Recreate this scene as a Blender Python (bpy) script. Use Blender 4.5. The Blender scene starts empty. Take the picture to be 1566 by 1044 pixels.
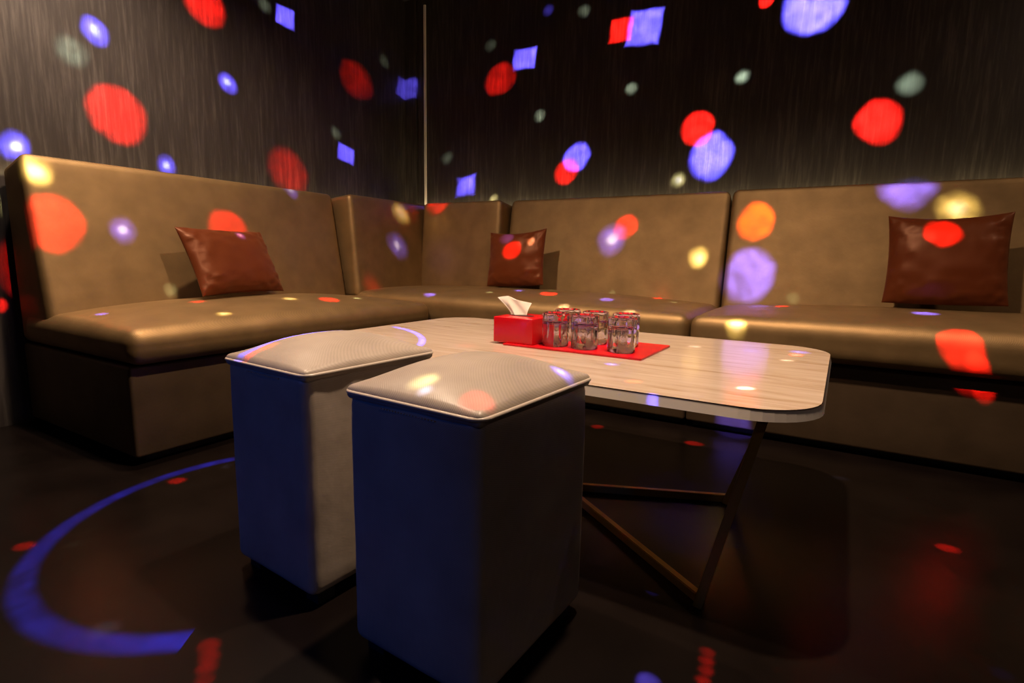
import bpy, bmesh, math, random
from mathutils import Vector, Matrix, noise
PI = math.pi
random.seed(7)
S = bpy.context.scene
COL = S.collection

# ------------------------------------------------------------------ camera
cam_data = bpy.data.cameras.new('camera')
cam_data.sensor_fit = 'HORIZONTAL'
cam_data.sensor_width = 36.0
cam_data.lens = 19.151
cam_data.clip_start = 0.02
cam = bpy.data.objects.new('camera', cam_data)
COL.objects.link(cam)
pitch, yaw, roll = math.radians(8.727), math.radians(31.039), math.radians(1.054)
fw = Vector((-math.sin(yaw) * math.cos(pitch), math.cos(yaw) * math.cos(pitch), -math.sin(pitch)))
rt = Vector((math.cos(yaw), math.sin(yaw), 0))
up = rt.cross(fw)
rt, up = rt * math.cos(roll) + up * math.sin(roll), up * math.cos(roll) - rt * math.sin(roll)
M = Matrix((rt, up, -fw)).transposed().to_4x4()
M.translation = Vector((0, 0, 0.70))
cam.matrix_world = M
S.camera = cam

# ------------------------------------------------------------------ world, exposure
w = bpy.data.worlds.new('night')
S.world = w
w.use_nodes = True
w.node_tree.nodes['Background'].inputs['Color'].default_value = (0.9, 0.75, 0.65, 1)
w.node_tree.nodes['Background'].inputs['Strength'].default_value = 0.0
S.view_settings.view_transform = 'Standard'
S.view_settings.look = 'None'
S.view_settings.gamma = 1.0
S.view_settings.exposure = 0.0
S.view_settings.use_curve_mapping = False

# ------------------------------------------------------------------ lamps
def spot(name, loc, target, power, color, size_deg, blend, radius=0.05):
    d = bpy.data.lights.new(name, 'SPOT')
    d.energy = power; d.color = color
    d.spot_size = math.radians(size_deg); d.spot_blend = blend; d.shadow_soft_size = radius
    o = bpy.data.objects.new(name, d); COL.objects.link(o)
    o.location = loc
    o.rotation_euler = (Vector(target) - Vector(loc)).to_track_quat('-Z', 'Y').to_euler()
    return o

def strip(name, a, b, width, power, color, aim):
    d = bpy.data.lights.new(name, 'AREA')
    d.shape = 'RECTANGLE'; d.energy = power; d.color = color
    a, b = Vector(a), Vector(b)
    d.size = (b - a).length; d.size_y = width
    o = bpy.data.objects.new(name, d); COL.objects.link(o)
    o.location = (a + b) / 2
    x = (b - a).normalized(); z = -Vector(aim).normalized(); y = z.cross(x)
    o.rotation_euler = Matrix((x, y, z)).transposed().to_euler()
    return o

WARM = (1.0, 0.72, 0.50)
spot('downlight_table', (-0.40, 1.22, 2.43), (-0.48, 1.30, 0), 262, WARM, 124, 0.85, 0.04)
spot('downlight_sofa', (-1.72, 1.00, 2.43), (-2.10, 1.15, 0), 175, WARM, 130, 0.7, 0.04)
spot('downlight_far', (1.55, 2.25, 2.43), (1.45, 2.85, 0.8), 34, WARM, 130, 0.8, 0.04)
spot('wall_washer', (-2.46, 0.88, 2.43), (-2.78, 0.98, 1.2), 85, (1.0, 0.80, 0.62), 95, 1.0, 0.04)
spot('ambient_fill', (1.3, -0.7, 2.43), (0.6, 0.3, 0), 8, (1.0, 0.78, 0.72), 120, 0.8, 0.04)  # added weak fill standing in for ambient light on edges and front faces
# LED strips in the gap behind the backrests
strip('led_strip_left', (-2.775, 0.80, 0.98), (-2.775, 3.05, 0.98), 0.02, 1.6, (1.0, 0.80, 0.40), (-0.25, 0, 1))
strip('led_strip_back', (-2.70, 3.095, 1.00), (1.2, 3.095, 1.00), 0.02, 4.0, (1.0, 0.80, 0.40), (0, 0.25, 1))
# added blue fill behind the viewpoint, coned to tint the stool fronts
spot('blue_fill', (-1.5, -1.6, 1.5), (-0.85, 0.65, 0.25), 28, (0.02, 0.14, 1.0), 26, 0.8, 0.05)

# disco projectors: one lamp each, its gobo pattern is a set of narrow beams
#BEAMS_BEGIN
# where each beam of the disco projector lands (metres), beam half-angle, colour, strength, edge softness
BEAMS = [
    (-2.8, 1.678, 1.9, 0.0367, 'R', 911.4, 0.25), (-2.8, 1.193, 1.612, 0.0183, 'B', 1788.7, 0.5), (-2.8, 1.193, 1.612, 0.0069, 'C', 2325.3, 0.95),
    (-2.8, 1.103, 1.507, 0.0187, 'G', 169.0, 0.9), (-2.8, 1.252, 1.292, 0.0408, 'R', 991.7, 0.2), (-2.8, 0.882, 1.096, 0.0158, 'B', 1901.6, 0.6),
    (-2.8, 0.882, 1.096, 0.006, 'C', 2472.1, 0.95), (-2.8, 1.443, 1.106, 0.0145, 'B', 1214.3, 0.6), (-2.8, 1.443, 1.106, 0.0055, 'C', 1578.6, 0.95),
    (-2.8, 2.135, 2.003, 0.017, 'S', 1938.2, 0.15), (-2.8, 2.011, 2.018, 0.0116, 'G', 94.9, 0.9), (-2.8, 1.772, 1.557, 0.016, 'B', 1777.2, 0.4),
    (-2.8, 1.772, 1.557, 0.0061, 'C', 2310.4, 0.95), (-2.8, 2.652, 1.813, 0.0355, 'R', 160.9, 0.2), (-2.8, 2.903, 2.001, 0.011, 'G', 55.9, 0.9),
    (-2.787, 3.113, 1.869, 0.0194, 'S', 533.4, 0.15), (-2.8, 2.468, 1.451, 0.0107, 'G', 106.4, 0.9), (-2.8, 2.548, 1.335, 0.016, 'S', 2182.5, 0.2),
    (-2.8, 2.109, 1.169, 0.038, 'R', 324.1, 0.3), (-2.581, 0.871, 0.988, 0.0168, 'Y', 255.5, 0.8), (-2.581, 0.871, 0.988, 0.0084, 'C', 255.5, 0.95),
    (-2.546, 0.887, 0.799, 0.0367, 'R', 288.8, 0.2), (-2.543, 1.119, 0.782, 0.017, 'B', 343.9, 0.7), (-2.543, 1.119, 0.782, 0.0065, 'C', 447.1, 0.95),
    (-2.548, 1.577, 0.812, 0.032, 'R', 271.7, 0.2), (-2.599, 1.969, 1.041, 0.0138, 'B', 335.7, 0.6), (-2.599, 1.969, 1.041, 0.0053, 'C', 436.4, 0.95),
    (-2.387, 1.532, 0.776, 0.0091, 'B', 963.0, 0.6), (-2.387, 1.532, 0.776, 0.0035, 'C', 1251.8, 0.95), (-2.497, 1.261, 0.536, 0.0091, 'G', 83.2, 0.8),
    (-2.286, 0.912, 0.472, 0.0071, 'B', 1830.7, 0.4), (-2.241, 1.235, 0.501, 0.0111, 'R', 1391.6, 0.2), (-1.953, 1.169, 0.475, 0.0089, 'Y', 785.2, 0.8),
    (-1.953, 1.169, 0.475, 0.0045, 'C', 785.2, 0.95), (-2.107, 1.566, 0.501, 0.01, 'Y', 775.6, 0.8), (-2.107, 1.566, 0.501, 0.005, 'C', 775.6, 0.95),
    (-2.04, 1.73, 0.492, 0.0162, 'R', 1522.8, 0.2), (-2.052, 1.913, 0.488, 0.0072, 'G', 511.6, 0.8), (-2.426, 2.389, 0.506, 0.0201, 'R', 67.7, 0.6),
    (-2.467, 2.688, 0.965, 0.0176, 'Y', 267.4, 0.7), (-2.467, 2.688, 0.965, 0.0088, 'C', 267.4, 0.95), (-2.449, 2.635, 0.765, 0.0211, 'B', 441.4, 0.6),
    (-2.449, 2.635, 0.765, 0.008, 'C', 573.8, 0.95), (-2.329, 2.894, 1.045, 0.0221, 'R', 331.5, 0.25), (-2.05, 3.135, 1.087, 0.0085, 'Y', 855.6, 0.8),
    (-1.92, 2.312, 0.495, 0.0102, 'B', 1577.7, 0.3), (-1.439, 3.135, 2.127, 0.012, 'G', 112.2, 0.8), (-2.09, 3.135, 2.049, 0.0102, 'G', 79.7, 0.9),
    (-1.829, 3.135, 1.928, 0.0223, 'S', 2429.9, 0.12), (-2.011, 3.135, 1.835, 0.0324, 'R', 474.8, 0.15), (-1.205, 3.135, 1.981, 0.024, 'Q', 1224.2, 0.12),
    (-1.069, 3.135, 1.969, 0.0358, 'S', 2539.8, 0.1), (-1.127, 3.135, 1.66, 0.0119, 'G', 262.3, 0.8), (-1.717, 3.135, 1.574, 0.0103, 'G', 259.4, 0.8),
    (-2.446, 3.135, 1.373, 0.0099, 'G', 107.3, 0.9), (-2.282, 3.135, 1.183, 0.0183, 'S', 2824.9, 0.3), (-1.453, 3.135, 1.311, 0.0277, 'B', 2860.2, 0.2),
    (-1.52, 3.135, 1.231, 0.0246, 'R', 1383.5, 0.15), (-0.746, 3.135, 1.403, 0.0325, 'R', 1374.6, 0.15), (-0.665, 3.135, 1.258, 0.0414, 'B', 2658.4, 0.2),
    (-0.83, 3.135, 1.142, 0.0125, 'Y', 504.3, 0.8), (-0.83, 3.135, 1.142, 0.0062, 'C', 504.3, 0.95), (-0.541, 3.135, 1.638, 0.0126, 'G', 250.7, 0.8),
    (0.169, 3.135, 1.505, 0.0166, 'G', 205.2, 0.9), (0.067, 3.135, 1.35, 0.0362, 'R', 1525.9, 0.2), (-0.456, 3.135, 1.988, 0.0168, 'R', 1148.6, 0.2),
    (-0.243, 3.135, 1.923, 0.0564, 'B', 2435.0, 0.15), (-1.676, 3.135, 2.181, 0.0119, 'B', 219.3, 0.6), (0.201, 2.993, 1.045, 0.0359, 'B', 369.7, 0.5),
    (-1.131, 2.948, 0.812, 0.0287, 'B', 387.2, 0.4), (-1.131, 2.948, 0.812, 0.0109, 'C', 503.3, 0.95), (-1.059, 2.96, 0.877, 0.0247, 'R', 244.6, 0.15),
    (-0.654, 2.931, 0.721, 0.0167, 'Y', 270.6, 0.7), (-0.654, 2.931, 0.721, 0.0083, 'C', 270.6, 0.95), (-0.393, 2.964, 0.9, 0.033, 'O', 234.8, 0.2),
    (-0.407, 2.916, 0.635, 0.0438, 'B', 436.7, 0.25), (0.383, 2.971, 0.935, 0.023, 'Y', 162.1, 0.8), (0.383, 2.971, 0.935, 0.0115, 'C', 162.1, 0.95),
    (-0.198, 2.897, 0.535, 0.0091, 'G', 30.6, 0.8), (-1.639, 2.706, 0.741, 0.0191, 'R', 670.7, 0.15), (-1.695, 2.736, 0.812, 0.0138, 'B', 545.9, 0.4),
    (-1.532, 2.733, 0.794, 0.0069, 'W', 697.3, 0.8), (0.316, 2.737, 0.832, 0.0227, 'R', 620.0, 0.2), (-1.611, 2.431, 0.515, 0.0065, 'G', 505.0, 0.7),
    (-1.51, 2.568, 0.525, 0.0105, 'B', 1880.5, 0.3), (-1.291, 2.508, 0.521, 0.0168, 'R', 1575.2, 0.15), (-1.421, 2.777, 0.524, 0.0066, 'G', 607.7, 0.8),
    (-0.96, 2.476, 0.51, 0.0151, 'B', 1636.4, 0.25), (-1.088, 2.893, 0.513, 0.0065, 'G', 86.8, 0.8), (-0.818, 2.836, 0.505, 0.0113, 'R', 1503.5, 0.2),
    (-0.702, 2.695, 0.499, 0.0062, 'G', 521.7, 0.8), (-0.219, 2.685, 0.51, 0.0113, 'R', 1376.6, 0.2), (-0.319, 2.695, 0.503, 0.0138, 'B', 828.1, 0.4),
    (0.272, 2.528, 0.524, 0.0164, 'B', 1962.7, 0.3), (0.345, 2.259, 0.447, 0.0246, 'R', 575.2, 0.15), (-0.342, 2.26, 0.449, 0.0132, 'Y', 449.7, 0.8),
    (-0.342, 2.26, 0.449, 0.0066, 'C', 449.7, 0.95), (0.423, 2.313, 0.305, 0.0123, 'R', 1080.0, 0.25), (-0.328, 2.313, 0.041, 0.0238, 'B', 794.8, 0.3),
    (-0.216, 1.738, 0.44, 0.016, 'B', 74.6, 0.25), (-0.092, 1.803, 0.44, 0.0129, 'B', 217.4, 0.4), (-0.092, 1.803, 0.44, 0.0049, 'C', 282.6, 0.95),
    (-0.11, 1.622, 0.44, 0.0078, 'W', 209.3, 0.8), (-0.373, 1.708, 0.44, 0.0088, 'W', 148.0, 0.8), (-0.476, 1.284, 0.44, 0.0103, 'B', 197.6, 0.4),
    (-0.476, 1.284, 0.44, 0.0039, 'C', 256.9, 0.95), (-0.367, 1.128, 0.44, 0.0098, 'O', 135.9, 0.2), (-0.154, 1.206, 0.44, 0.0093, 'W', 353.8, 0.7),
    (-0.164, 1.341, 0.44, 0.0117, 'R', 49.9, 0.4), (-0.297, 1.04, 0.436, 0.0062, 'B', 410.4, 0.5), (-0.943, 1.3, 0.44, 0.0155, 'O', 45.5, 0.8),
    (-0.549, 0.643, 0.506, 0.0102, 'Y', 231.4, 0.9), (-0.53, 0.62, 0.496, 0.0054, 'C', 243.6, 0.9), (-0.437, 0.633, 0.495, 0.0125, 'R', 294.4, 0.7),
    (-0.415, 0.867, 0.498, 0.0117, 'B', 351.5, 0.7), (-0.415, 0.867, 0.498, 0.0044, 'C', 457.0, 0.95), (-1.013, 0.7, 0.509, 0.01, 'O', 172.7, 0.6),
    (-1.027, 0.67, 0.495, 0.0077, 'R', 256.4, 0.5), (-0.623, 1.513, 0.543, 0.0144, 'C', 67.7, 0.5), (-1.097, 2.282, 0.477, 0.01, 'W', 610.9, 0.7),
    (-0.775, 2.283, 0.477, 0.0096, 'W', 587.8, 0.7), (-1.702, 0.84, -0.0, 0.0083, 'R', 2505.4, 0.3), (-1.609, 0.436, -0.0, 0.0082, 'R', 2492.8, 0.35),
    (-1.525, 0.504, 0.0, 0.0054, 'G', 81.6, 0.9), (-1.119, 0.398, 0.0, 0.0099, 'C', 308.9, 0.9), (-0.918, 0.484, -0.0, 0.0079, 'R', 1125.6, 0.4),
    (-0.892, 0.468, -0.0, 0.0077, 'R', 1124.0, 0.4), (-0.868, 0.451, 0.0, 0.0075, 'R', 1122.8, 0.4), (-0.842, 0.433, -0.0, 0.0072, 'R', 1121.7, 0.4),
    (-0.038, 1.946, 0.0, 0.0077, 'R', 2433.6, 0.3), (0.285, 1.66, -0.0, 0.0098, 'R', 2366.6, 0.3), (-0.148, 0.95, -0.0, 0.0056, 'R', 1205.7, 0.4),
    (-0.145, 0.925, 0.0, 0.0055, 'R', 1205.4, 0.4), (-0.142, 0.901, 0.0, 0.0054, 'R', 1205.2, 0.4), (-0.139, 0.875, 0.0, 0.0052, 'R', 1205.1, 0.4),
    (-0.217, 0.826, -0.0, 0.0086, 'B', 2880.0, 0.3), (-1.691, 0.988, 0.0, 0.0065, 'C', 139.1, 0.8), (-2.8, 0.78, 0.473, 0.0075, 'R', 798.6, 0.3),
    (0.303, 1.177, -0.0, 0.0075, 'B', 75.5, 0.8),
]
BEAMS2 = [
    (-0.837, 2.097, 0.0, 0.0094, 'R', 1586.3, 0.3),
    (-0.44, 2.109, -0.0, 0.009, 'R', 1697.2, 0.3),
    (0.051, 2.032, -0.0, 0.0063, 'C', 93.1, 0.9),
]
#BEAMS_END

# ------------------------------------------------------------------ helpers: materials
def mat(name):
    m = bpy.data.materials.new(name); m.use_nodes = True
    nt = m.node_tree
    return m, nt, nt.nodes['Principled BSDF']

def nd(nt, typ, **kw):
    n = nt.nodes.new(typ)
    for k, v in kw.items(): setattr(n, k, v)
    return n

def setp(b, **kw):
    for k, v in kw.items():
        b.inputs[k.replace('_', ' ')].default_value = v

def plain(name, color, rough=0.5, metallic=0.0, **kw):
    m, nt, b = mat(name)
    b.inputs['Base Color'].default_value = (*color, 1)
    b.inputs['Roughness'].default_value = rough
    b.inputs['Metallic'].default_value = metallic
    setp(b, **kw)
    # faint mottling so that no surface is perfectly flat
    tc = nd(nt, 'ShaderNodeTexCoord'); nz = nd(nt, 'ShaderNodeTexNoise')
    nz.inputs['Scale'].default_value = 30; nz.inputs['Detail'].default_value = 3
    nt.links.new(tc.outputs['Object'], nz.inputs['Vector'])
    mr = nd(nt, 'ShaderNodeMapRange')
    mr.inputs['To Min'].default_value = max(0.0, rough - 0.05); mr.inputs['To Max'].default_value = min(1.0, rough + 0.05)
    nt.links.new(nz.outputs['Fac'], mr.inputs['Value']); nt.links.new(mr.outputs['Result'], b.inputs['Roughness'])
    return m

def leather(name, color, rough=0.45, weave=1150.0, bump=0.10, wrinkle=0.12, metal=0.0):
    """woven leatherette: fine crosshatch relief, soft large wrinkles"""
    m, nt, b = mat(name)
    L = nt.links.new
    tc = nd(nt, 'ShaderNodeTexCoord'); geo = nd(nt, 'ShaderNodeNewGeometry')
    sep = nd(nt, 'ShaderNodeSeparateXYZ'); L(tc.outputs['Object'], sep.inputs[0])
    def sinus(sock_a, sock_b, k):
        a = nd(nt, 'ShaderNodeMath', operation='ADD'); L(sock_a, a.inputs[0])
        if sock_b is None: a.inputs[1].default_value = 0
        else: L(sock_b, a.inputs[1])
        mu = nd(nt, 'ShaderNodeMath', operation='MULTIPLY'); L(a.outputs[0], mu.inputs[0]); mu.inputs[1].default_value = k
        s = nd(nt, 'ShaderNodeMath', operation='SINE'); L(mu.outputs[0], s.inputs[0])
        return s.outputs[0]
    s1 = sinus(sep.outputs['X'], sep.outputs['Y'], weave)
    a0 = nd(nt, 'ShaderNodeMath', operation='SUBTRACT'); L(sep.outputs['Z'], a0.inputs[0]); 
    m0 = nd(nt, 'ShaderNodeMath', operation='MULTIPLY'); L(sep.outputs['Y'], m0.inputs[0]); m0.inputs[1].default_value = 0.45
    L(m0.outputs[0], a0.inputs[1])
    s2 = sinus(a0.outputs[0], None, weave * 1.25)
    pr = nd(nt, 'ShaderNodeMath', operation='MULTIPLY'); L(s1, pr.inputs[0]); L(s2, pr.inputs[1])
    nz = nd(nt, 'ShaderNodeTexNoise'); nz.inputs['Scale'].default_value = 9; nz.inputs['Detail'].default_value = 4
    L(tc.outputs['Object'], nz.inputs['Vector'])
    nz2 = nd(nt, 'ShaderNodeTexNoise'); nz2.inputs['Scale'].default_value = 160; nz2.inputs['Detail'].default_value = 2
    L(tc.outputs['Object'], nz2.inputs['Vector'])
    # colour: base with slight thread variation
    h = nd(nt, 'ShaderNodeMath', operation='MULTIPLY_ADD'); L(pr.outputs[0], h.inputs[0]); h.inputs[1].default_value = 0.20
    L(nz.outputs['Fac'], h.inputs[2])
    cr = nd(nt, 'ShaderNodeMapRange'); cr.inputs['From Min'].default_value = 0.2; cr.inputs['From Max'].default_value = 0.8
    cr.inputs['To Min'].default_value = 0.80; cr.inputs['To Max'].default_value = 1.2
    L(h.outputs[0], cr.inputs['Value'])
    vm = nd(nt, 'ShaderNodeVectorMath', operation='SCALE'); vm.inputs[0].default_value = color; L(cr.outputs['Result'], vm.inputs['Scale'])
    L(vm.outputs[0], b.inputs['Base Color'])
    b.inputs['Roughness'].default_value = rough
    b.inputs['Metallic'].default_value = metal              # pearlised sheen
    b.inputs['Specular IOR Level'].default_value = 0.35
    bp = nd(nt, 'ShaderNodeBump'); bp.inputs['Strength'].default_value = bump; bp.inputs['Distance'].default_value = 0.0012
    hh = nd(nt, 'ShaderNodeMath', operation='ADD'); L(pr.outputs[0], hh.inputs[0]); L(nz2.outputs['Fac'], hh.inputs[1])
    L(hh.outputs[0], bp.inputs['Height'])
    bp2 = nd(nt, 'ShaderNodeBump'); bp2.inputs['Strength'].default_value = wrinkle; bp2.inputs['Distance'].default_value = 0.02
    L(nz.outputs['Fac'], bp2.inputs['Height']); L(bp.outputs['Normal'], bp2.inputs['Normal'])
    L(bp2.outputs['Normal'], b.inputs['Normal'])
    return m

def wallpaper():
    """dark brown wallcovering with brushed vertical streaks"""
    m, nt, b = mat('streaked_wallpaper')
    L = nt.links.new
    tc = nd(nt, 'ShaderNodeTexCoord')
    mp = nd(nt, 'ShaderNodeMapping'); mp.inputs['Scale'].default_value = (60, 60, 4)
    L(tc.outputs['Object'], mp.inputs['Vector'])
    n1 = nd(nt, 'ShaderNodeTexNoise'); n1.inputs['Scale'].default_value = 1; n1.inputs['Detail'].default_value = 6; n1.inputs['Roughness'].default_value = 0.65
    L(mp.outputs[0], n1.inputs['Vector'])
    mp2 = nd(nt, 'ShaderNodeMapping'); mp2.inputs['Scale'].default_value = (7, 7, 1.2)
    L(tc.outputs['Object'], mp2.inputs['Vector'])
    n2 = nd(nt, 'ShaderNodeTexNoise'); n2.inputs['Scale'].default_value = 1; n2.inputs['Detail'].default_value = 5
    L(mp2.outputs[0], n2.inputs['Vector'])
    mix = nd(nt, 'ShaderNodeMath', operation='MULTIPLY_ADD'); L(n2.outputs['Fac'], mix.inputs[0]); mix.inputs[1].default_value = 0.5
    L(n1.outputs['Fac'], mix.inputs[2])
    cr = nd(nt, 'ShaderNodeValToRGB')
    cr.color_ramp.elements[0].position = 0.50; cr.color_ramp.elements[0].color = (0.027, 0.0205, 0.019, 1)
    cr.color_ramp.elements[1].position = 1.0; cr.color_ramp.elements[1].color = (0.085, 0.071, 0.063, 1)
    e = cr.color_ramp.elements.new(0.75); e.color = (0.040, 0.0325, 0.029, 1)
    L(mix.outputs[0], cr.inputs['Fac']); L(cr.outputs[0], b.inputs['Base Color'])
    b.inputs['Roughness'].default_value = 0.55
    b.inputs['Specular IOR Level'].default_value = 0.3
    bp = nd(nt, 'ShaderNodeBump'); bp.inputs['Strength'].default_value = 0.35; bp.inputs['Distance'].default_value = 0.004
    L(n1.outputs['Fac'], bp.inputs['Height']); L(bp.outputs[0], b.inputs['Normal'])
    return m

def stone_top():
    """cream table top with brown veins running lengthwise"""
    m, nt, b = mat('veined_cream_top')
    L = nt.links.new
    tc = nd(nt, 'ShaderNodeTexCoord')
    mp = nd(nt, 'ShaderNodeMapping'); mp.inputs['Scale'].default_value = (4.5, 42, 8); mp.inputs['Rotation'].default_value = (0, 0, 0.05)
    L(tc.outputs['Object'], mp.inputs['Vector'])
    n1 = nd(nt, 'ShaderNodeTexNoise'); n1.inputs['Scale'].default_value = 1; n1.inputs['Detail'].default_value = 7; n1.inputs['Roughness'].default_value = 0.62
    n1.inputs['Distortion'].default_value = 0.6
    L(mp.outputs[0], n1.inputs['Vector'])
    cr = nd(nt, 'ShaderNodeValToRGB')
    cr.color_ramp.elements[0].position = 0.30; cr.color_ramp.elements[0].color = (0.36, 0.25, 0.16, 1)
    cr.color_ramp.elements[1].position = 0.62; cr.color_ramp.elements[1].color = (0.54, 0.435, 0.35, 1)
    e = cr.color_ramp.elements.new(0.44); e.color = (0.47, 0.365, 0.28, 1)
    L(n1.outputs['Fac'], cr.inputs['Fac']); L(cr.outputs[0], b.inputs['Base Color'])
    b.inputs['Roughness'].default_value = 0.14
    return m

def floor_mat():
    m, nt, b = mat('dark_polished_floor')
    L = nt.links.new
    tc = nd(nt, 'ShaderNodeTexCoord')
    n1 = nd(nt, 'ShaderNodeTexNoise'); n1.inputs['Scale'].default_value = 6; n1.inputs['Detail'].default_value = 6
    L(tc.outputs['Object'], n1.inputs['Vector'])
    cr = nd(nt, 'ShaderNodeValToRGB')
    cr.color_ramp.elements[0].position = 0.3; cr.color_ramp.elements[0].color = (0.0035, 0.0022, 0.0018, 1)
    cr.color_ramp.elements[1].position = 0.7; cr.color_ramp.elements[1].color = (0.0065, 0.0042, 0.0035, 1)
    L(n1.outputs['Fac'], cr.inputs['Fac']); L(cr.outputs[0], b.inputs['Base Color'])
    b.inputs['Roughness'].default_value = 0.30
    b.inputs['Specular IOR Level'].default_value = 0.14
    return m

def satin(name, color):
    m, nt, b = mat(name)
    L = nt.links.new
    b.inputs['Base Color'].default_value = (*color, 1)
    b.inputs['Roughness'].default_value = 0.42
    b.inputs['Specular IOR Level'].default_value = 0.35
    b.inputs['Specular Tint'].default_value = (1.0, 0.55, 0.35, 1)
    b.inputs['Sheen Weight'].default_value = 0.1
    b.inputs['Sheen Tint'].default_value = (1.0, 0.45, 0.25, 1)
    tc = nd(nt, 'ShaderNodeTexCoord')
    n1 = nd(nt, 'ShaderNodeTexNoise'); n1.inputs['Scale'].default_value = 260; n1.inputs['Detail'].default_value = 2
    L(tc.outputs['Object'], n1.inputs['Vector'])
    bp = nd(nt, 'ShaderNodeBump'); bp.inputs['Strength'].default_value = 0.12; bp.inputs['Distance'].default_value = 0.001
    L(n1.outputs['Fac'], bp.inputs['Height']); L(bp.outputs[0], b.inputs['Normal'])
    return m

TAUPE = leather('taupe_leatherette', (0.265, 0.167, 0.074), 0.54, 1150.0, 0.10, 0.12, 0.74)
BASE = leather('shaded_taupe_leatherette', (0.12, 0.078, 0.045), 0.5, 1150.0, 0.10, 0.12, 0.7)  # the sofa's taupe, darkened to put the shade on the bases into colour
POUF = leather('grey_taupe_leatherette', (0.33, 0.275, 0.225), 0.40, 1500.0, 0.06, 0.12)
PIPE = plain('taupe_piping', (0.42, 0.36, 0.30), 0.35)
BLACK = plain('black_plinth', (0.008, 0.007, 0.007), 0.6)
BROWN = satin('brown_satin', (0.095, 0.021, 0.006))
WALL = wallpaper()
STONE = stone_top()
RIM = plain('pale_table_edge', (0.80, 0.72, 0.64), 0.2)
BRASS = plain('aged_brass', (0.50, 0.33, 0.09), 0.42, 0.7)
FLOOR = floor_mat()
CEIL = plain('dark_ceiling', (0.03, 0.026, 0.024), 0.7)
WHITE = plain('white_metal_trim', (0.85, 0.80, 0.74), 0.35)
RED = plain('red_lacquer', (0.62, 0.004, 0.010), 0.22)
REDMAT = plain('red_tray_lacquer', (0.60, 0.004, 0.010), 0.30)
TISSUE = plain('white_tissue', (0.85, 0.80, 0.72), 0.9)
SLOT = plain('dark_slot', (0.02, 0.002, 0.003), 0.8)
gm, gnt, gb = mat('clear_glass')
setp(gb, Transmission_Weight=1.0, Roughness=0.02, IOR=1.48)
gb.inputs['Base Color'].default_value = (0.95, 0.92, 0.98, 1)
GLASS = gm

# ------------------------------------------------------------------ helpers: objects
def obj(name, bm, m, parent=None, smooth=True, loc=None):
    me = bpy.data.meshes.new(name)
    bmesh.ops.recalc_face_normals(bm, faces=bm.faces)
    bm.to_mesh(me); bm.free()
    if smooth:
        for p in me.polygons: p.use_smooth = True
    me.materials.append(m)
    o = bpy.data.objects.new(name, me); COL.objects.link(o)
    if parent: o.parent = parent
    if loc: o.location = loc
    return o

def thing(name, label, cat, loc=(0, 0, 0), group=None, rotz=0.0):
    o = bpy.data.objects.new(name, None); COL.objects.link(o)
    o.empty_display_size = 0.1
    o.location = loc; o.rotation_euler = (0, 0, rotz)
    o['label'] = label; o['category'] = cat
    if group: o['group'] = group
    return o

def ticks(lo, hi, r, n):
    """coordinates dense inside the rounded margins"""
    a = [lo + r * (1 - math.cos(PI / 2 * k / 4)) for k in range(4)]
    b = [hi - (t - lo) for t in reversed(a)]
    mid = [lo + r + (hi - lo - 2 * r) * k / n for k in range(n + 1)]
    return a + mid + b

def rbox(bm, x, y, z, r, n=(8, 8, 8), fn=None, crown=0.0):
    """rounded box; crown domes the top; fn maps every vertex"""
    (x0, x1), (y0, y1), (z0, z1) = x, y, z
    T = [ticks(x0, x1, r, n[0]), ticks(y0, y1, r, n[1]), ticks(z0, z1, r, n[2])]
    lo = Vector((x0 + r, y0 + r, z0 + r)); hi = Vector((x1 - r, y1 - r, z1 - r))
    cache = {}
    def v(i, j, k):
        key = (i, j, k)
        if key in cache: return cache[key]
        p = Vector((T[0][i], T[1][j], T[2][k]))
        q = Vector([min(max(p[a], lo[a]), hi[a]) for a in range(3)])
        d = p - q
        if d.length > 1e-9: p = q + d.normalized() * r
        if crown:
            u = (2 * p.x - x0 - x1) / (x1 - x0); w_ = (2 * p.y - y0 - y1) / (y1 - y0)
            t = max(0.0, (p.z - z0) / (z1 - z0))
            p.z += crown * (1 - abs(u) ** 2.6) * (1 - abs(w_) ** 2.6) * t ** 3
        if fn: p = fn(p)
        cache[key] = bm.verts.new(p)
        return cache[key]
    nx, ny, nz = (len(t) - 1 for t in T)
    for i in range(nx):
        for j in range(ny):
            for k in (0, nz): bm.faces.new([v(i, j, k), v(i + 1, j, k), v(i + 1, j + 1, k), v(i, j + 1, k)])
    for i in range(nx):
        for k in range(nz):
            for j in (0, ny): bm.faces.new([v(i, j, k), v(i + 1, j, k), v(i + 1, j, k + 1), v(i, j, k + 1)])
    for j in range(ny):
        for k in range(nz):
            for i in (0, nx): bm.faces.new([v(i, j, k), v(i, j + 1, k), v(i, j + 1, k + 1), v(i, j, k + 1)])

def rb(name, x, y, z, r, m, parent=None, n=(8, 8, 8), fn=None, crown=0.0):
    bm = bmesh.new(); rbox(bm, x, y, z, r, n, fn, crown)
    return obj(name, bm, m, parent)

def boxm(bm, x, y, z):
    vs = [bm.verts.new((a, b, c)) for a in x for b in y for c in z]
    for f in ((0, 1, 3, 2), (4, 6, 7, 5), (0, 4, 5, 1), (2, 3, 7, 6), (0, 2, 6, 4), (1, 5, 7, 3)):
        bm.faces.new([vs[i] for i in f])

def slab(name, x, y, z, m, kind=None, parent=None):
    bm = bmesh.new(); boxm(bm, x, y, z)
    o = obj(name, bm, m, parent, smooth=False)
    if kind: o['kind'] = kind
    return o

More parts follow.
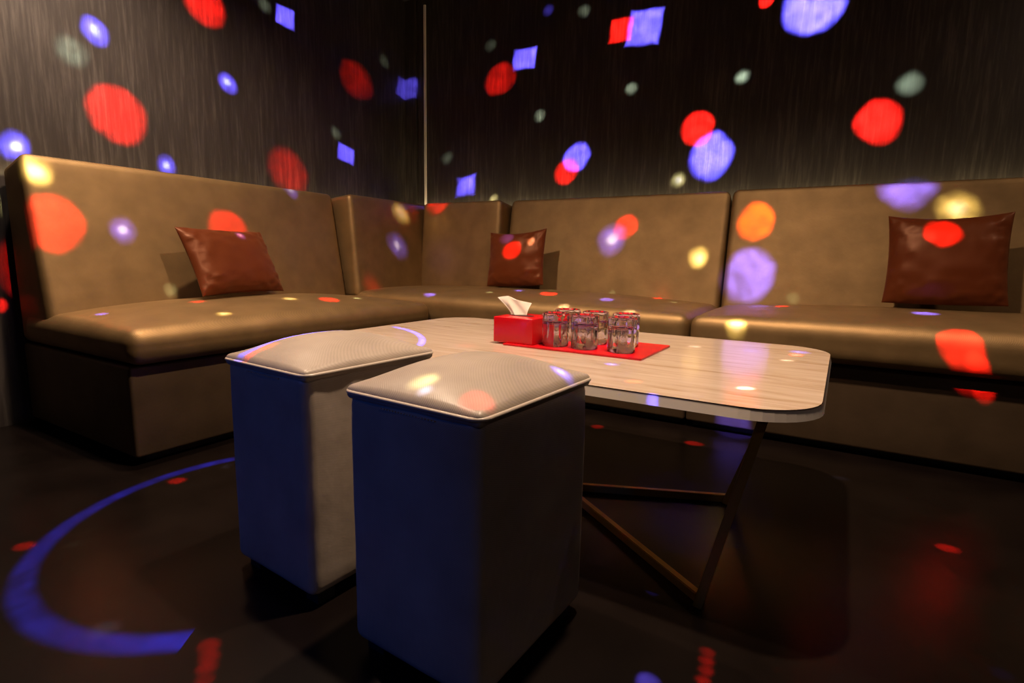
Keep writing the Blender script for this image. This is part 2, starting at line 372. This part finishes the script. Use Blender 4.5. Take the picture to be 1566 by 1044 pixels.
def tube(bm, pts, r, seg=8, closed=False):
    pts = [Vector(p) for p in pts]; n = len(pts); rings = []
    for i, p in enumerate(pts):
        a = pts[(i - 1) % n] if (closed or i) else p
        b = pts[(i + 1) % n] if (closed or i < n - 1) else p
        t = (b - a).normalized()
        s = t.cross(Vector((0, 0, 1)))
        if s.length < 1e-6: s = Vector((1, 0, 0))
        s.normalize(); u = s.cross(t)
        rings.append([bm.verts.new(p + r * (math.cos(2 * PI * k / seg) * s + math.sin(2 * PI * k / seg) * u)) for k in range(seg)])
    for i in range(n if closed else n - 1):
        A, B = rings[i], rings[(i + 1) % n]
        for k in range(seg): bm.faces.new([A[k], A[(k + 1) % seg], B[(k + 1) % seg], B[k]])
    if not closed:
        bm.faces.new(rings[0][::-1]); bm.faces.new(rings[-1])

def bar(bm, a, b, wx, wy, bevel=0.002):
    """square bar between two points"""
    a, b = Vector(a), Vector(b); t = (b - a).normalized()
    s = t.cross(Vector((0, 0, 1)))
    if s.length < 1e-6: s = Vector((1, 0, 0))
    s.normalize(); u = s.cross(t)
    vs = []
    for p in (a, b):
        vs.append([bm.verts.new(p + s * (wx / 2 * i) + u * (wy / 2 * j)) for i, j in ((-1, -1), (1, -1), (1, 1), (-1, 1))])
    fs = [vs[0][::-1], vs[1]] + [[vs[0][k], vs[0][(k + 1) % 4], vs[1][(k + 1) % 4], vs[1][k]] for k in range(4)]
    for f in fs: bm.faces.new(f)
    bmesh.ops.bevel(bm, geom=list(bm.edges), offset=bevel, segments=2, affect='EDGES')

# ------------------------------------------------------------------ the room
XL, YB, XR, YF, ZC = -2.80, 3.135, 2.4, -2.6, 2.45
slab('floor', (XL - 0.1, XR + 0.1), (YF - 0.1, YB + 0.1), (-0.1, 0.0), FLOOR, 'structure')
slab('ceiling', (XL - 0.1, XR + 0.1), (YF - 0.1, YB + 0.1), (ZC, ZC + 0.1), CEIL, 'structure')
slab('wall_left', (XL - 0.1, XL), (YF, YB), (0, ZC), WALL, 'structure')
slab('wall_back', (XL - 0.1, XR + 0.1), (YB, YB + 0.1), (0, ZC), WALL, 'structure')
slab('wall_right', (XR, XR + 0.1), (YF, YB), (0, ZC), WALL, 'structure')
slab('wall_front', (XL - 0.1, XR + 0.1), (YF - 0.1, YF), (0, ZC), WALL, 'structure')
slab('trim_1', (-2.638, -2.624), (YB - 0.012, YB), (0.9, 2.40), WHITE, 'structure')
slab('trim_2', (XL, -2.705), (YB - 0.022, YB), (0.9, ZC), WALL, 'structure')

# ------------------------------------------------------------------ banquette
BL, BB = -1.915, 2.313            # front planes of the bases
def recline(axis, sign, f0, thick):
    """lean a backrest: front plane leans away with height, top falls to the rear"""
    def fn(p):
        p = p.copy()
        t = (p.z - 0.48) / 0.57
        front = (p[axis] - f0) * sign            # 0 at the front .. -thick at the rear
        wf = 1 + front / thick                    # 1 front, 0 rear
        p[axis] -= sign * 0.105 * t * max(0.0, wf)
        p.z -= 0.045 * (1 - wf) * max(0.0, t) ** 2
        return p
    return fn

# left section, along the left wall
t = thing('banquette_sofa', 'taupe banquette section along the left wall, with a dark open end', 'sofa', (-2.3, 1.5, 0), 'banquette sections round the corner')
def part(o, p):                                   # parent without moving
    o.parent = p; o.matrix_parent_inverse = p.matrix_world.inverted() if False else Matrix.Translation(-Vector(p.location))
    return o
def P(name, x, y, z, r, m, p, n=(8, 8, 8), fn=None, crown=0.0):
    return part(rb(name, x, y, z, r, m, None, n, fn, crown), p)
P('plinth', (-2.70, BL - 0.04), (0.87, 2.29), (0.0, 0.027), 0.004, BLACK, t, (1, 1, 1))
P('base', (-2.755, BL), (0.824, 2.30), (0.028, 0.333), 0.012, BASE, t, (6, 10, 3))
P('seat', (-2.70, BL + 0.05), (0.812, 2.262), (0.338, 0.456), 0.045, TAUPE, t, (14, 22, 4), None, 0.050)
P('backrest', (-2.765, -2.487), (0.824, 2.247), (0.336, 1.05), 0.032, TAUPE, t, (6, 20, 18), recline(0, 1, -2.487, 0.278))
# section behind the table; its seat runs into the corner
t = thing('banquette_sofa', 'taupe banquette section behind the table, and round the room corner, two corner pads included', 'sofa', (-1.3, 2.7, 0), 'banquette sections round the corner')
P('plinth', (-2.70, -0.55), (BB + 0.04, 3.05), (0.0, 0.027), 0.004, BLACK, t, (1, 1, 1))
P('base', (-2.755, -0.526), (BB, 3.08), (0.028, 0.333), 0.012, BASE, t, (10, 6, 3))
P('seat', (-2.70, -0.527), (BB - 0.048, 3.07), (0.338, 0.484), 0.045, TAUPE, t, (26, 14, 4), None, 0.042)
P('backrest', (-1.822, -0.527), (2.887, 3.085), (0.336, 1.06), 0.032, TAUPE, t, (18, 6, 18), recline(1, -1, 2.887, 0.198))
# corner wedge: two upright backrest pads meeting in a seam
def lean_corner(axis, sign, f0, thick):
    def fn(p):
        p = p.copy(); tt = (p.z - 0.5) / 0.55
        wf = 1 + (p[axis] - f0) * sign / thick
        p[axis] -= sign * 0.05 * tt * max(0.0, wf)
        p.z -= 0.03 * (1 - wf) * max(0.0, tt) ** 2
        return p
    return fn
P('corner_backrest', (-2.765, -2.425), (2.268, 3.085), (0.45, 1.05), 0.03, TAUPE, t, (6, 12, 16), lean_corner(0, 1, -2.425, 0.34))
P('corner_backrest', (-2.452, -1.832), (2.835, 3.085), (0.45, 1.052), 0.03, TAUPE, t, (10, 6, 16), lean_corner(1, -1, 2.835, 0.25))

# section running out of the picture
t = thing('banquette_sofa', 'taupe banquette section farthest from the corner, holding the wide cushion', 'sofa', (0.4, 2.7, 0), 'banquette sections round the corner')
P('plinth', (-0.50, 1.45), (BB + 0.04, 3.05), (0.0, 0.027), 0.004, BLACK, t, (1, 1, 1))
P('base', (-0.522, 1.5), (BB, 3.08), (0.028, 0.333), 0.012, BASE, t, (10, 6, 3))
P('seat', (-0.521, 1.5), (BB - 0.055, 3.07), (0.338, 0.485), 0.045, TAUPE, t, (26, 14, 4), None, 0.042)
P('backrest', (-0.519, 1.5), (2.887, 3.085), (0.336, 1.065), 0.032, TAUPE, t, (22, 6, 18), recline(1, -1, 2.887, 0.198))
# ------------------------------------------------------------------ brown cushions
def cushion(label, c, right, upv, wdt, hgt, thick, seed, sag=0.0):
    c = Vector(c); right = Vector(right).normalized(); upv = Vector(upv)
    upv = (upv - right * upv.dot(right)).normalized(); nrm = right.cross(upv)
    bm = bmesh.new(); N = 36; top = {}; bot = {}
    for i in range(N + 1):
        for j in range(N + 1):
            u, v = 2 * i / N - 1, 2 * j / N - 1
            uu, vv = math.sin(u * PI / 2), math.sin(v * PI / 2)
            pinch = 1 - 0.055 * (1 - vv * vv) * abs(uu) ** 3
            pinch2 = 1 - 0.05 * (1 - uu * uu) * abs(vv) ** 3
            th = thick / 2 * ((1 - uu ** 4) * (1 - vv ** 4)) ** 0.55 * (0.75 + 0.25 * (1 - uu * uu) * (1 - vv * vv))
            q = Vector((uu * 2.2 + seed, vv * 2.2, seed))
            edge = (1 - (1 - abs(uu) ** 2) * (1 - abs(vv) ** 2))
            wr = 0.005 * noise.noise(Vector((uu * 3 + seed, vv * 3, 0))) + 0.011 * edge * noise.noise(Vector((uu * 7 + seed, vv * 7, 3)))
            base = c + right * (uu * wdt / 2 * pinch) + upv * (vv * hgt / 2 * pinch2 - sag * (1 - uu * uu))
            amt = min(1.0, th / 0.03)
            a = bm.verts.new(base + nrm * (th + wr * amt)); top[i, j] = a
            if i in (0, N) or j in (0, N): bot[i, j] = a
            else: bot[i, j] = bm.verts.new(base - nrm * (th * 0.8))
    for i in range(N):
        for j in range(N):
            bm.faces.new([top[i, j], top[i + 1, j], top[i + 1, j + 1], top[i, j + 1]])
            bm.faces.new([bot[i, j + 1], bot[i + 1, j + 1], bot[i + 1, j], bot[i, j]])
    bmesh.ops.translate(bm, vec=-c, verts=bm.verts)
    o = obj('cushion', bm, BROWN, None, loc=c)
    o['label'] = label; o['category'] = 'cushion'; o['group'] = 'brown satin cushions'
    return o

cushion('brown satin cushion leaning on the left wall backrest, behind the two stools', (-2.375, 1.485, 0.660), (-0.22, 1.0, 0.0), (-0.40, -0.28, 1), 0.47, 0.312, 0.12, 1.3)
cushion('brown satin cushion nearest the corner, its top edge slanting up', (-1.64, 2.755, 0.700), (1.0, 0.05, 0.06), (0.0, 0.22, 1), 0.37, 0.325, 0.12, 4.1, 0.012)
cushion('brown satin cushion on the long section farthest from the corner', (0.34, 2.77, 0.727), (1.0, 0.0, 0.02), (0.0, 0.22, 1), 0.40, 0.365, 0.13, 8.7, 0.012)

# ------------------------------------------------------------------ stools
def stool(label, loc, rot):
    t = thing('pouf_stool', label, 'stool', loc, 'cube stools in front of the table', math.radians(rot))
    W2, D2, HT = 0.141, 0.172, 0.485
    for sx in (-1, 1):
        for sy in (-1, 1):
            f = bmesh.new(); boxm(f, (sx * 0.105 - 0.02, sx * 0.105 + 0.02), (sy * 0.13 - 0.02, sy * 0.13 + 0.02), (0, 0.026))
            obj('foot', f, BLACK, t, smooth=False)
    def pucker(p):
        p = p.copy(); k = max(0.0, (p.z - 0.36) / 0.1)
        nz = noise.noise(Vector((p.x * 14, p.y * 14, p.z * 9 + loc[0] * 5)))
        d = Vector((p.x, p.y, 0)).normalized()
        return p + d * 0.0035 * nz * (0.4 + k)
    rb('body', (-W2, W2), (-D2, D2), (0.024, HT - 0.006), 0.022, POUF, t, (10, 10, 16), pucker)
    rb('seat_pad', (-W2 - 0.001, W2 + 0.001), (-D2 - 0.001, D2 + 0.001), (HT - 0.022, HT + 0.002), 0.010, POUF, t, (18, 18, 1), None, 0.041)
    b = bmesh.new(); pts = []
    for cx, cy, a0 in ((W2 - .018, D2 - .018, 0), (-W2 + .018, D2 - .018, 90), (-W2 + .018, -D2 + .018, 180), (W2 - .018, -D2 + .018, 270)):
        for k in range(6):
            a = math.radians(a0 + 18 * k)
            pts.append((cx + 0.021 * math.cos(a), cy + 0.021 * math.sin(a), HT - 0.008))
    tube(b, pts, 0.0036, 6, True)
    obj('piping', b, PIPE, t)
    # row of stitches below the piping on the front
    b = bmesh.new()
    for k in range(-9, 10):
        x = 0.0 + k * 0.0062
        boxm(b, (x - 0.0018, x + 0.0018), (-D2 - 0.0022, -D2 - 0.0004), (HT - 0.0245, HT - 0.0225))
    s_ = obj('stitching', b, PIPE, t, smooth=False); s_['kind'] = 'stuff'
    return t
stool('taupe cube stool with the arc of blue light across its top', (-0.960, 0.824, 0), -4)
stool('taupe cube stool with one yellow, one red and one blue spot on its top', (-0.541, 0.778, 0), -3)

# ------------------------------------------------------------------ table
def rrect(x0, x1, y0, y1, r, n=10):
    pts = []
    for cx, cy, a0 in ((x1 - r, y1 - r, 0), (x0 + r, y1 - r, 90), (x0 + r, y0 + r, 180), (x1 - r, y0 + r, 270)):
        for k in range(n + 1):
            a = math.radians(a0 + 90 * k / n); pts.append((cx + r * math.cos(a), cy + r * math.sin(a)))
    return pts
TX0, TX1, TY0, TY1, TZ = -1.455, -0.012, 1.04, 1.932, 0.44
TC = Vector(((TX0 + TX1) / 2, (TY0 + TY1) / 2, 0))
table = thing('coffee_table', 'low table with a veined cream top, rounded corners and slanted brass legs', 'table', TC)
def plate(pts, z0, z1, bev=0.0, flare=0.0):
    bm = bmesh.new()
    n = len(pts); lo = []
    for k, (x, y) in enumerate(pts):                # flare: lower outline stands out a little
        (ax, ay), (bx, by) = pts[k - 1], pts[(k + 1) % n]
        tx, ty = bx - ax, by - ay; l = math.hypot(tx, ty)
        lo.append(bm.verts.new((x + ty / l * flare, y - tx / l * flare, z0)))
    hi = [bm.verts.new((x, y, z1)) for x, y in pts]
    bm.faces.new(lo[::-1]); ft = bm.faces.new(hi)
    for k in range(n): bm.faces.new([lo[k], lo[(k + 1) % n], hi[(k + 1) % n], hi[k]])
    if bev: bmesh.ops.bevel(bm, geom=list(ft.edges), offset=bev, segments=2, affect='EDGES')
    return bm
part(obj('tabletop', plate(rrect(TX0, TX1, TY0, TY1, 0.13), TZ - 0.003, TZ, 0.0012), STONE, None, smooth=False), table)
part(obj('edge_band', plate(rrect(TX0, TX1, TY0, TY1, 0.13), TZ - 0.022, TZ - 0.003, 0, 0.005), RIM, None, smooth=False), table)
part(obj('under_panel', plate(rrect(TX0 + .04, TX1 - .04, TY0 + .04, TY1 - .04, 0.10), TZ - 0.034, TZ - 0.022), BLACK, None, smooth=False), table)
FEET = {'fr': (-0.195, 1.095), 'br': (-0.235, 1.635), 'bl': (-1.17, 1.80), 'fl': (-1.13, 1.255)}
TOPS = {'fr': (-0.105, 1.10), 'br': (-0.105, 1.63), 'bl': (-1.28, 1.80), 'fl': (-1.28, 1.25)}
for k in FEET:
    b = bmesh.new(); bar(b, (*FEET[k], 0.0), (*TOPS[k], TZ - 0.034), 0.050, 0.018)
    # rest the foot flat on the floor
    for v in b.verts: v.co.z = max(v.co.z, 0.0)
    part(obj('leg', b, BRASS, None, smooth=False), table)
for a, c in (('fr', 'bl'), ('br', 'fl')):
    b = bmesh.new(); bar(b, (*FEET[a], 0.011), (*FEET[c], 0.011), 0.018, 0.022)
    part(obj('floor_bar', b, BRASS, None, smooth=False), table)

# ------------------------------------------------------------------ on the table
tray = bmesh.new()
rp = rrect(-0.86, -0.432, 1.372, 1.655, 0.006, 3)
tray = plate(rp, TZ + 0.0005, TZ + 0.0055, 0.001)
o = obj('tray', tray, REDMAT, None, smooth=False)
o['label'] = 'thin flat red tray under the glasses and tissue box'; o['category'] = 'tray'

TB = Vector((-0.834, 1.457, TZ + 0.0062))
box_t = thing('tissue_box', 'glossy red tissue box with a white tissue pulled up', 'tissue box', TB)
rb('box', (-0.068, 0.068), (-0.070, 0.070), (0, 0.077), 0.003, RED, box_t, (3, 3, 3))
b = bmesh.new(); N = 20
for k in range(N):
    a = 2 * PI * k / N; b.verts.new((-0.012 + 0.045 * math.cos(a), 0.0 + 0.016 * math.sin(a), 0.0776))
b.faces.new(b.verts); 
r_ = bmesh.ops.extrude_face_region(b, geom=list(b.faces)); bmesh.ops.translate(b, vec=(0, 0, 0.0006), verts=[g for g in r_['geom'] if isinstance(g, bmesh.types.BMVert)])
obj('slot', b, SLOT, box_t, smooth=False)
b = bmesh.new(); NU, NV = 26, 12; g = {}
for i in range(NU + 1):
    u = i / NU
    for j in range(NV + 1):
        v = j / NV
        bx = -0.020 + (u - 0.5) * 0.050                       # foot in the slot
        tx = -0.132 + u * 0.128                              # spread top
        tz = 0.135 - 0.022 * u ** 1.5 - 0.010 * max(0, 0.30 - u) / 0.30
        e = v ** 0.8
        xx = bx + (tx - bx) * (e if u > 0.5 else e ** (1 + 0.9 * (0.5 - u)))
        zz = 0.066 + (tz - 0.066) * v
        fold = 0.011 * math.sin(u * 2.2 * PI + 0.6) * (0.35 + 0.65 * v) + 0.006 * math.sin(u * 9 + v * 4)
        yy = fold + 0.050 * v - 0.01 * v * u
        g[i, j] = b.verts.new((xx, yy, zz))
for i in range(NU):
    for j in range(NV): b.faces.new([g[i, j], g[i + 1, j], g[i + 1, j + 1], g[i, j + 1]])
r_ = bmesh.ops.solidify(b, geom=list(b.faces), thickness=0.0012)
obj('tissue', b, TISSUE, box_t)

def tumbler():
    """upside-down fluted tumbler: rim on the tray, thick bottom on top"""
    bm = bmesh.new(); SEG = 80; FL = 10
    H = 0.094
    prof = [(0.0, .0335, 0), (0.0012, .0360, 0), (0.010, .0362, 0.05), (0.022, .0366, 0.30), (0.036, .0370, 0.75), (0.052, .0373, 1.0),
            (0.068, .0376, 1.0), (0.078, .0380, 0.9), (0.086, .0384, 0.55), (0.0915, .0375, 0.25), (0.094, .0345, 0.1), (0.094, .030, 0), (0.0915, .026, 0), (0.0905, .012, 0)]
    inner = [(0.0, .0335), (0.0012, .0330), (0.020, .0328), (0.045, .0322), (0.062, .0315), (0.069, .0290), (0.0715, .0220), (0.0722, .010)]
    def ring(z, r, f):
        out = []
        for k in range(SEG):
            a = 2 * PI * k / SEG
            s = abs(math.sin(a * FL / 2)) ** 0.7
            out.append(bm.verts.new(((r - f * 0.0055 * (1 - s)) * math.cos(a), (r - f * 0.0055 * (1 - s)) * math.sin(a), z)))
        return out
    def skin(rs):
        for A, B in zip(rs, rs[1:]):
            for k in range(SEG): bm.faces.new([A[k], A[(k + 1) % SEG], B[(k + 1) % SEG], B[k]])
    R = [ring(*p) for p in prof]
    skin(R)
    c = bm.verts.new((0, 0, 0.0905))
    for k in range(SEG): bm.faces.new([R[-1][k], R[-1][(k + 1) % SEG], c])
    I = [R[0]] + [ring(z, r, 0) for z, r in inner[1:]]
    skin(I)
    c2 = bm.verts.new((0, 0, 0.0723))
    for k in range(SEG): bm.faces.new([I[-1][(k + 1) % SEG], I[-1][k], c2])
    return bm
GL = [((-0.713, 1.434), 'upside-down fluted tumbler touching the tissue box, front row'),
      ((-0.622, 1.438), 'upside-down fluted tumbler in the middle of the front row'),
      ((-0.514, 1.446), 'upside-down fluted tumbler at the open tray end, front row'),
      ((-0.735, 1.562), 'upside-down fluted tumbler beside the tissue box, back row'),
      ((-0.636, 1.548), 'upside-down fluted tumbler in the middle of the back row'),
      ((-0.540, 1.552), 'upside-down fluted tumbler at the open tray end, back row')]
g0 = None
for k, ((x, y), lab) in enumerate(GL):
    if g0 is None: o = g0 = obj('drinking_glass', tumbler(), GLASS, None)
    else: o = g0.copy(); COL.objects.link(o)
    o.location = (x, y, TZ + 0.0058); o.rotation_euler = (0, 0, k * 0.21); o.scale = (1.07, 1.07, 1.04)
    o['label'] = lab; o['category'] = 'glass'; o['group'] = 'tumblers on the red tray'

# ------------------------------------------------------------------ disco projector lamps (gobo of narrow beams)
def gobo(name, loc, energy, build):
    d = bpy.data.lights.new(name, 'POINT'); d.energy = energy; d.shadow_soft_size = 0.004
    d.use_nodes = True
    nt = d.node_tree; L = nt.links.new
    em = nt.nodes['Emission']
    geo = nd(nt, 'ShaderNodeNewGeometry')
    nz = nd(nt, 'ShaderNodeTexNoise'); nz.inputs['Scale'].default_value = 24; nz.inputs['Detail'].default_value = 1
    L(geo.outputs['Incoming'], nz.inputs['Vector'])
    off = nd(nt, 'ShaderNodeVectorMath', operation='SUBTRACT'); L(nz.outputs['Color'], off.inputs[0]); off.inputs[1].default_value = (0.5, 0.5, 0.5)
    acc = build(nt, geo.outputs['Incoming'], off.outputs[0])
    n2 = nd(nt, 'ShaderNodeTexNoise'); n2.inputs['Scale'].default_value = 55; n2.inputs['Detail'].default_value = 1
    L(geo.outputs['Incoming'], n2.inputs['Vector'])
    lv = nd(nt, 'ShaderNodeMapRange'); lv.inputs['From Min'].default_value = 0.3; lv.inputs['From Max'].default_value = 0.7
    lv.inputs['To Min'].default_value = 0.55; lv.inputs['To Max'].default_value = 1.25
    L(n2.outputs['Fac'], lv.inputs['Value'])
    fin = nd(nt, 'ShaderNodeVectorMath', operation='SCALE'); L(acc, fin.inputs[0]); L(lv.outputs['Result'], fin.inputs['Scale'])
    L(fin.outputs[0], em.inputs['Color']); em.inputs['Strength'].default_value = 1.0
    o = bpy.data.objects.new(name, d); COL.objects.link(o); o.location = loc
    return o

LENS_W = 500.0                       # lamp wattage of one lens; the beams carry fractions of it
LIGHT_COL = {'R': (1.0, 0.012, 0.008), 'B': (0.10, 0.085, 1.0), 'Y': (1.0, 0.95, 0.38), 'W': (1.0, 0.9, 0.75), 'G': (0.62, 0.85, 0.62), 'O': (1.0, 0.11, 0.0), 'C': (0.45, 0.55, 1.0)}
LIGHT_COL['S'] = LIGHT_COL['B']; LIGHT_COL['Q'] = LIGHT_COL['R']
def beams_build(beams, org):
    def build(nt, inc, off):
        L = nt.links.new
        sc = nd(nt, 'ShaderNodeVectorMath', operation='SCALE'); L(off, sc.inputs[0]); sc.inputs['Scale'].default_value = 0.012
        dv = nd(nt, 'ShaderNodeVectorMath', operation='ADD'); L(sc.outputs[0], dv.inputs[0]); L(inc, dv.inputs[1])
        acc = None
        for (x, y, z, r, col, inten, soft) in beams:
            dvec = (Vector((x, y, z)) - Vector(org)); dist = dvec.length; dn = dvec / dist
            if col in 'SQ':                      # square-cut beam
                e1 = dn.cross(Vector((0.12, 0, 1))).normalized(); e2 = dn.cross(e1)
                ab = []
                for e in (e1, e2):
                    q = nd(nt, 'ShaderNodeVectorMath', operation='DOT_PRODUCT'); L(dv.outputs[0], q.inputs[0]); q.inputs[1].default_value = e
                    a_ = nd(nt, 'ShaderNodeMath', operation='ABSOLUTE'); L(q.outputs['Value'], a_.inputs[0]); ab.append(a_)
                mx = nd(nt, 'ShaderNodeMath', operation='MAXIMUM'); L(ab[0].outputs[0], mx.inputs[0]); L(ab[1].outputs[0], mx.inputs[1])
                val = mx.outputs[0]
            else:
                dt = nd(nt, 'ShaderNodeVectorMath', operation='DISTANCE'); L(dv.outputs[0], dt.inputs[0]); dt.inputs[1].default_value = dn
                val = dt.outputs['Value']
            mr = nd(nt, 'ShaderNodeMapRange', interpolation_type='SMOOTHSTEP')
            mr.inputs['From Min'].default_value = r * (1.08 + 0.5 * soft); mr.inputs['From Max'].default_value = r * (0.92 - 0.92 * soft)
            mr.inputs['To Max'].default_value = inten * dist * dist / LENS_W
            L(val, mr.inputs['Value'])
            ma = nd(nt, 'ShaderNodeVectorMath', operation='MULTIPLY_ADD'); L(mr.outputs['Result'], ma.inputs[0]); ma.inputs[1].default_value = LIGHT_COL[col]
            if acc is None: ma.inputs[2].default_value = (0, 0, 0)
            else: L(acc, ma.inputs[2])
            acc = ma.outputs[0]
        return acc
    return build
P1 = (-0.35, 0.85, 2.30)
P2 = (-1.90, 1.78, 2.40)
CH = 23
for k in range(0, len(BEAMS), CH):            # one lens of the projector per batch of beams
    gobo('disco_projector_lens', P1, LENS_W, beams_build(BEAMS[k:k + CH], P1))

# ring projector: two open arcs of blue light, plus a few beams
RINGS = [((0.2195, -0.3488, -0.9111), 0.1688, (-0.3373, -0.9035, 0.2646), -0.02, 0.0080, 1.0),
         ((0.1808, -0.3638, -0.9138), 0.2325, (0.9835, 0.0708, 0.1664), 0.06, 0.0042, 0.45)]
def rings_build(nt, inc, off):
    L = nt.links.new
    acc = beams_build(BEAMS2, P2)(nt, inc, off) if BEAMS2 else None
    for n, ch, g, lo, wd, k in RINGS:
        dt = nd(nt, 'ShaderNodeVectorMath', operation='DISTANCE'); L(inc, dt.inputs[0]); dt.inputs[1].default_value = n
        a = nd(nt, 'ShaderNodeMath', operation='SUBTRACT'); L(dt.outputs['Value'], a.inputs[0]); a.inputs[1].default_value = ch
        b_ = nd(nt, 'ShaderNodeMath', operation='ABSOLUTE'); L(a.outputs[0], b_.inputs[0])
        mr = nd(nt, 'ShaderNodeMapRange', interpolation_type='SMOOTHSTEP')
        mr.inputs['From Min'].default_value = wd * 1.3; mr.inputs['From Max'].default_value = wd * 0.35
        mr.inputs['To Max'].default_value = RING_W * k / LENS_W
        L(b_.outputs[0], mr.inputs['Value'])
        gd = nd(nt, 'ShaderNodeVectorMath', operation='DOT_PRODUCT'); L(inc, gd.inputs[0]); gd.inputs[1].default_value = g
        gr = nd(nt, 'ShaderNodeMapRange', interpolation_type='SMOOTHSTEP')
        gr.inputs['From Min'].default_value = lo; gr.inputs['From Max'].default_value = lo + 0.02
        L(gd.outputs['Value'], gr.inputs['Value'])
        m_ = nd(nt, 'ShaderNodeMath', operation='MULTIPLY'); L(mr.outputs['Result'], m_.inputs[0]); L(gr.outputs['Result'], m_.inputs[1])
        ma = nd(nt, 'ShaderNodeVectorMath', operation='MULTIPLY_ADD'); L(m_.outputs[0], ma.inputs[0]); ma.inputs[1].default_value = (0.03, 0.04, 1.0)
        if acc is None: ma.inputs[2].default_value = (0, 0, 0)
        else: L(acc, ma.inputs[2])
        acc = ma.outputs[0]
    return acc
RING_W = 12000.0
gobo('ring_projector_lens', P2, LENS_W, rings_build)
